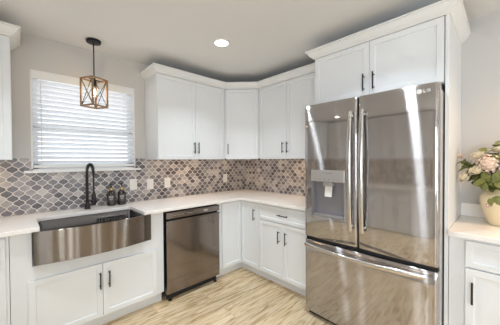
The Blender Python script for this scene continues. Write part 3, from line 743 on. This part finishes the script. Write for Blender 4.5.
# ------------------------------------------------------------------ vase and flowers
VX, VY, VZ = -.205, -2.868, .9145
t = thing('flower_vase', 'cream ceramic vase painted with pink roses on the right counter', 'vase', (VX, VY, VZ), 0)
vprof = [(0, .001), (.070, .001), (.074, .006), (.088, .05), (.106, .10), (.113, .135), (.110, .160), (.094, .182), (.072, .195), (.066, .202), (.072, .212), (.066, .212), (.060, .202), (.066, .192), (.088, .178), (.102, .155), (.104, .135), (.096, .10), (.078, .05), (.064, .012), (0, .010)]
vprof = [(r_*1.11, z_*1.2) for r_, z_ in vprof]
bm = BM(); lathe(bm, vprof, 48); obj('body', bm, M_VASE, t, smooth=True)
def vr(z):
    for (r0, z0), (r1, z1) in zip(vprof[1:10], vprof[2:11]):
        if z0 <= z <= z1: return r0+(r1-r0)*(z-z0)/(z1-z0)
    return .07
def decal(bm, a, z, w_, h_, rotd, n=10, lift=.0012, shape='leaf'):
    z *= 1.2; w_ *= 1.25; h_ *= 1.25
    c = None; ring_ = []
    for k in range(n):
        th = 2*PI*k/n; ru = w_*math.cos(th); rv = h_*math.sin(th)*(1 if shape != 'leaf' else (1-abs(math.cos(th))**3*.9))
        u2 = ru*math.cos(R(rotd))-rv*math.sin(R(rotd)); v2 = ru*math.sin(R(rotd))+rv*math.cos(R(rotd))
        zz = z+v2; rr = vr(zz)+lift; aa = R(a)+u2/.12; ring_.append(bm.verts.new((rr*math.cos(aa), rr*math.sin(aa), zz)))
    rr = vr(z)+lift; c = bm.verts.new((rr*math.cos(R(a)), rr*math.sin(R(a)), z))
    for k in range(n): bm.faces.new((c, ring_[k], ring_[(k+1) % n]))
bm = BM()
for a, z, rd in ((158, .150, 30), (170, .138, -25), (184, .118, -50), (148, .135, 100), (205, .112, 20), (215, .13, -40), (196, .15, 60), (165, .16, 0)): decal(bm, a, z, .024, .014, rd)
obj('painted_leaf', bm, M_LEAF, t)
for a, z, s in ((188, .140, .018), (206, .128, .016), (140, .115, .012)):
    bm = BM(); decal(bm, a, z, s, s, 0, 12, .0016, 'round'); pr = obj('painted_rose', bm, M_PINK, t)
    bm = BM(); decal(bm, a, z, s*.55, s*.45, 30, 8, .0021, 'round'); obj('centre', bm, M_ROSE, pr)

def petal(bm, base, d, upv, ln, wd, cup, n=5, mi=0):
    """curved petal starting at base growing along d, cupped along upv"""
    d = d.normalized(); side = d.cross(upv).normalized(); nn = side.cross(d).normalized(); rows = []
    for i in range(n+1):
        u = i/n; wv = wd*math.sin(PI*min(1, .12+u*.80))*(1 if u < .9 else .8); c = base+d*(ln*u)+nn*(cup*ln*u*u)
        rows.append([bm.verts.new(c+side*(wv*s)+nn*(abs(s)*wv*.35)) for s in (-1, -.4, .4, 1)])
    for a, b2 in zip(rows, rows[1:]):
        for k in range(3): bm.faces.new((a[k], a[k+1], b2[k+1], b2[k])).material_index = mi
def frame(ax):
    ax = ax.normalized(); e1 = ax.cross(Vector((0, 0, 1))) if abs(ax.z) < .95 else Vector((1, 0, 0)); e1.normalize(); return ax, e1, ax.cross(e1)
def stem_pts(head, root):
    mid = Vector((VX, VY, VZ+.25)) + (Vector(head)-Vector((VX, VY, VZ+.25)))*.10; mid.z = VZ+.29
    rt_ = Vector(root)
    P = []
    for k in range(9):
        u = k/8; P.append(rt_*((1-u)**2)+mid*(2*u*(1-u))+Vector(head)*(u*u))
    return P
def stem(parent, head, root, r=.0022):
    bm = BM(); tube(bm, [p-Vector(parent.location) for p in stem_pts(head, root)], r, 6); return obj('stem', bm, M_STEM, parent, smooth=True)
def root_pt(i): a = i*2.4; return (VX+.03*math.cos(a), VY+.03*math.sin(a), VZ+.013)
def rose(head, size, label, i, m_=None):
    t = thing('rose', label, 'flower', (VX, VY, VZ+.011), 0, 'flowers in the vase'); h = Vector(head); loc = Vector(t.location)
    ax, e1, e2 = frame(h-Vector((VX, VY, VZ+.15))); bm = BM(); hh = h-loc
    for ring_, (cnt, rad, tilt, ln) in enumerate(((3, .12, .10, .75), (5, .28, .32, .85), (6, .42, .60, .95), (7, .5, .95, 1.0), (7, .5, 1.35, .95))):
        for k in range(cnt):
            a = 2*PI*k/cnt+ring_*.6+random.uniform(-.15, .15); rd = e1*math.cos(a)+e2*math.sin(a)
            petal(bm, hh+rd*(rad*size*.4)-ax*size*.3, ax*math.cos(tilt)+rd*math.sin(tilt), -rd*math.cos(tilt)+ax*math.sin(tilt), ln*size, size*.55, .35)
    lathe(bm, [(0, -.3*size), (.3*size, -.1*size), (.28*size, .25*size), (0, .4*size)], 10, hh)
    o = obj('blossom', bm, m_ or M_ROSE, t, smooth=True)
    stem(t, h-ax*size*.25, root_pt(i))
def cluster(head, size, label, i, m_=None, cnt=60):
    t = thing('hydrangea', label, 'flower', (VX, VY, VZ+.011), 0, 'flowers in the vase'); h = Vector(head); hh = h-Vector(t.location); bm = BM()
    for k in range(cnt):
        z = 1-2*(k+.5)/cnt; a = k*2.39996; rxy = math.sqrt(1-z*z); n = Vector((rxy*math.cos(a), rxy*math.sin(a), z)); c = hh+n*size*random.uniform(.85, 1.05); _, e1, e2 = frame(n)
        for q in range(4):
            b = q*PI/2+k; rd = e1*math.cos(b)+e2*math.sin(b); petal(bm, c, rd+n*.3, n, size*.24, size*.12, .25, 2)
    bmesh.ops.create_icosphere(bm, subdivisions=2, radius=size*.8, matrix=Matrix.Translation(hh))
    obj('blossom', bm, m_ or M_BLUSH, t, smooth=True); stem(t, h-Vector((0, 0, size*.6)), root_pt(i))
def sprig(head, label, i, ln=.07, n=6, wd=.022):
    t = thing('leaf_sprig', label, 'foliage', (VX, VY, VZ+.011), 0, 'leafy sprigs in the vase'); h = Vector(head); loc = Vector(t.location)
    stem(t, h, root_pt(i), .0018); P = stem_pts(h, root_pt(i)); bm = BM()
    for k in range(n):
        u = .62+.38*k/(n-1); f_ = u*8; j = min(7, int(f_)); c = P[j].lerp(P[j+1], f_-j); d0 = (P[j+1]-P[j]).normalized(); _, e1, e2 = frame(d0)
        a = k*2.4+i; rd = e1*math.cos(a)+e2*math.sin(a)
        petal(bm, c-loc, d0*.6+rd, d0, ln*random.uniform(.8, 1.15), wd, -.25, 5)
    obj('foliage', bm, M_LEAF, t, smooth=True)
def V(dx, dy, z): return (VX+dx, VY+dy, z)
rose(V(-.095, .19, 1.234), .046, 'cream rose lowest on the left of the bouquet', 0)
rose(V(-.125, .131, 1.283), .046, 'cream rose in the middle of the bouquet front', 1)
rose(V(-.055, .125, 1.385), .052, 'large cream rose at the upper left of the bouquet', 2)
rose(V(-.015, .225, 1.385), .026, 'small peach bud sticking out at the far left of the bouquet', 3, M_BLUSH)
cluster(V(-.095, .075, 1.335), .060, 'blush pink flower cluster in the middle of the bouquet', 4)
cluster(V(-.10, -.03, 1.29), .046, 'blush pink flower cluster at the right of the bouquet', 5)
rose(V(-.045, .03, 1.425), .042, 'cream rose at the top of the bouquet', 6)
rose(V(-.09, -.09, 1.37), .044, 'cream rose at the right edge of the bouquet', 7)
cluster(V(.05, -.10, 1.44), .046, 'blush pink flower cluster high at the back right of the bouquet', 8)
rose(V(.08, .07, 1.36), .038, 'cream rose at the wall side of the bouquet', 9)
for i, (dx, dy, z, lab) in enumerate(((-.125, .10, 1.205, 'drooping leafy sprig over the front lip of the vase'), (-.055, .20, 1.315, 'leafy sprig at the left of the bouquet below the peach bud'), (-.13, .035, 1.225, 'leafy sprig under the middle pink cluster'),
        (-.01, .04, 1.47, 'leafy sprig rising over the bouquet top'), (.02, -.06, 1.50, 'tallest leafy sprig of the bouquet'), (-.11, -.08, 1.24, 'leafy sprig at the right lip of the vase'),
        (.06, .14, 1.32, 'leafy sprig at the wall side of the bouquet'), (-.09, .155, 1.275, 'leafy sprig between the two left roses'), (-.11, .01, 1.39, 'leafy sprig beside the middle pink cluster'),
        (-.05, .17, 1.24, 'leafy sprig hanging at the left of the vase mouth'), (-.06, .09, 1.42, 'leafy sprig behind the large cream rose'), (-.12, .09, 1.23, 'leafy sprig right under the middle cream rose'), (-.03, .215, 1.345, 'leafy sprig tucked under the peach bud'))):
    sprig(V(dx, dy, z), lab, 10+i, ln=.066, n=11, wd=.024)
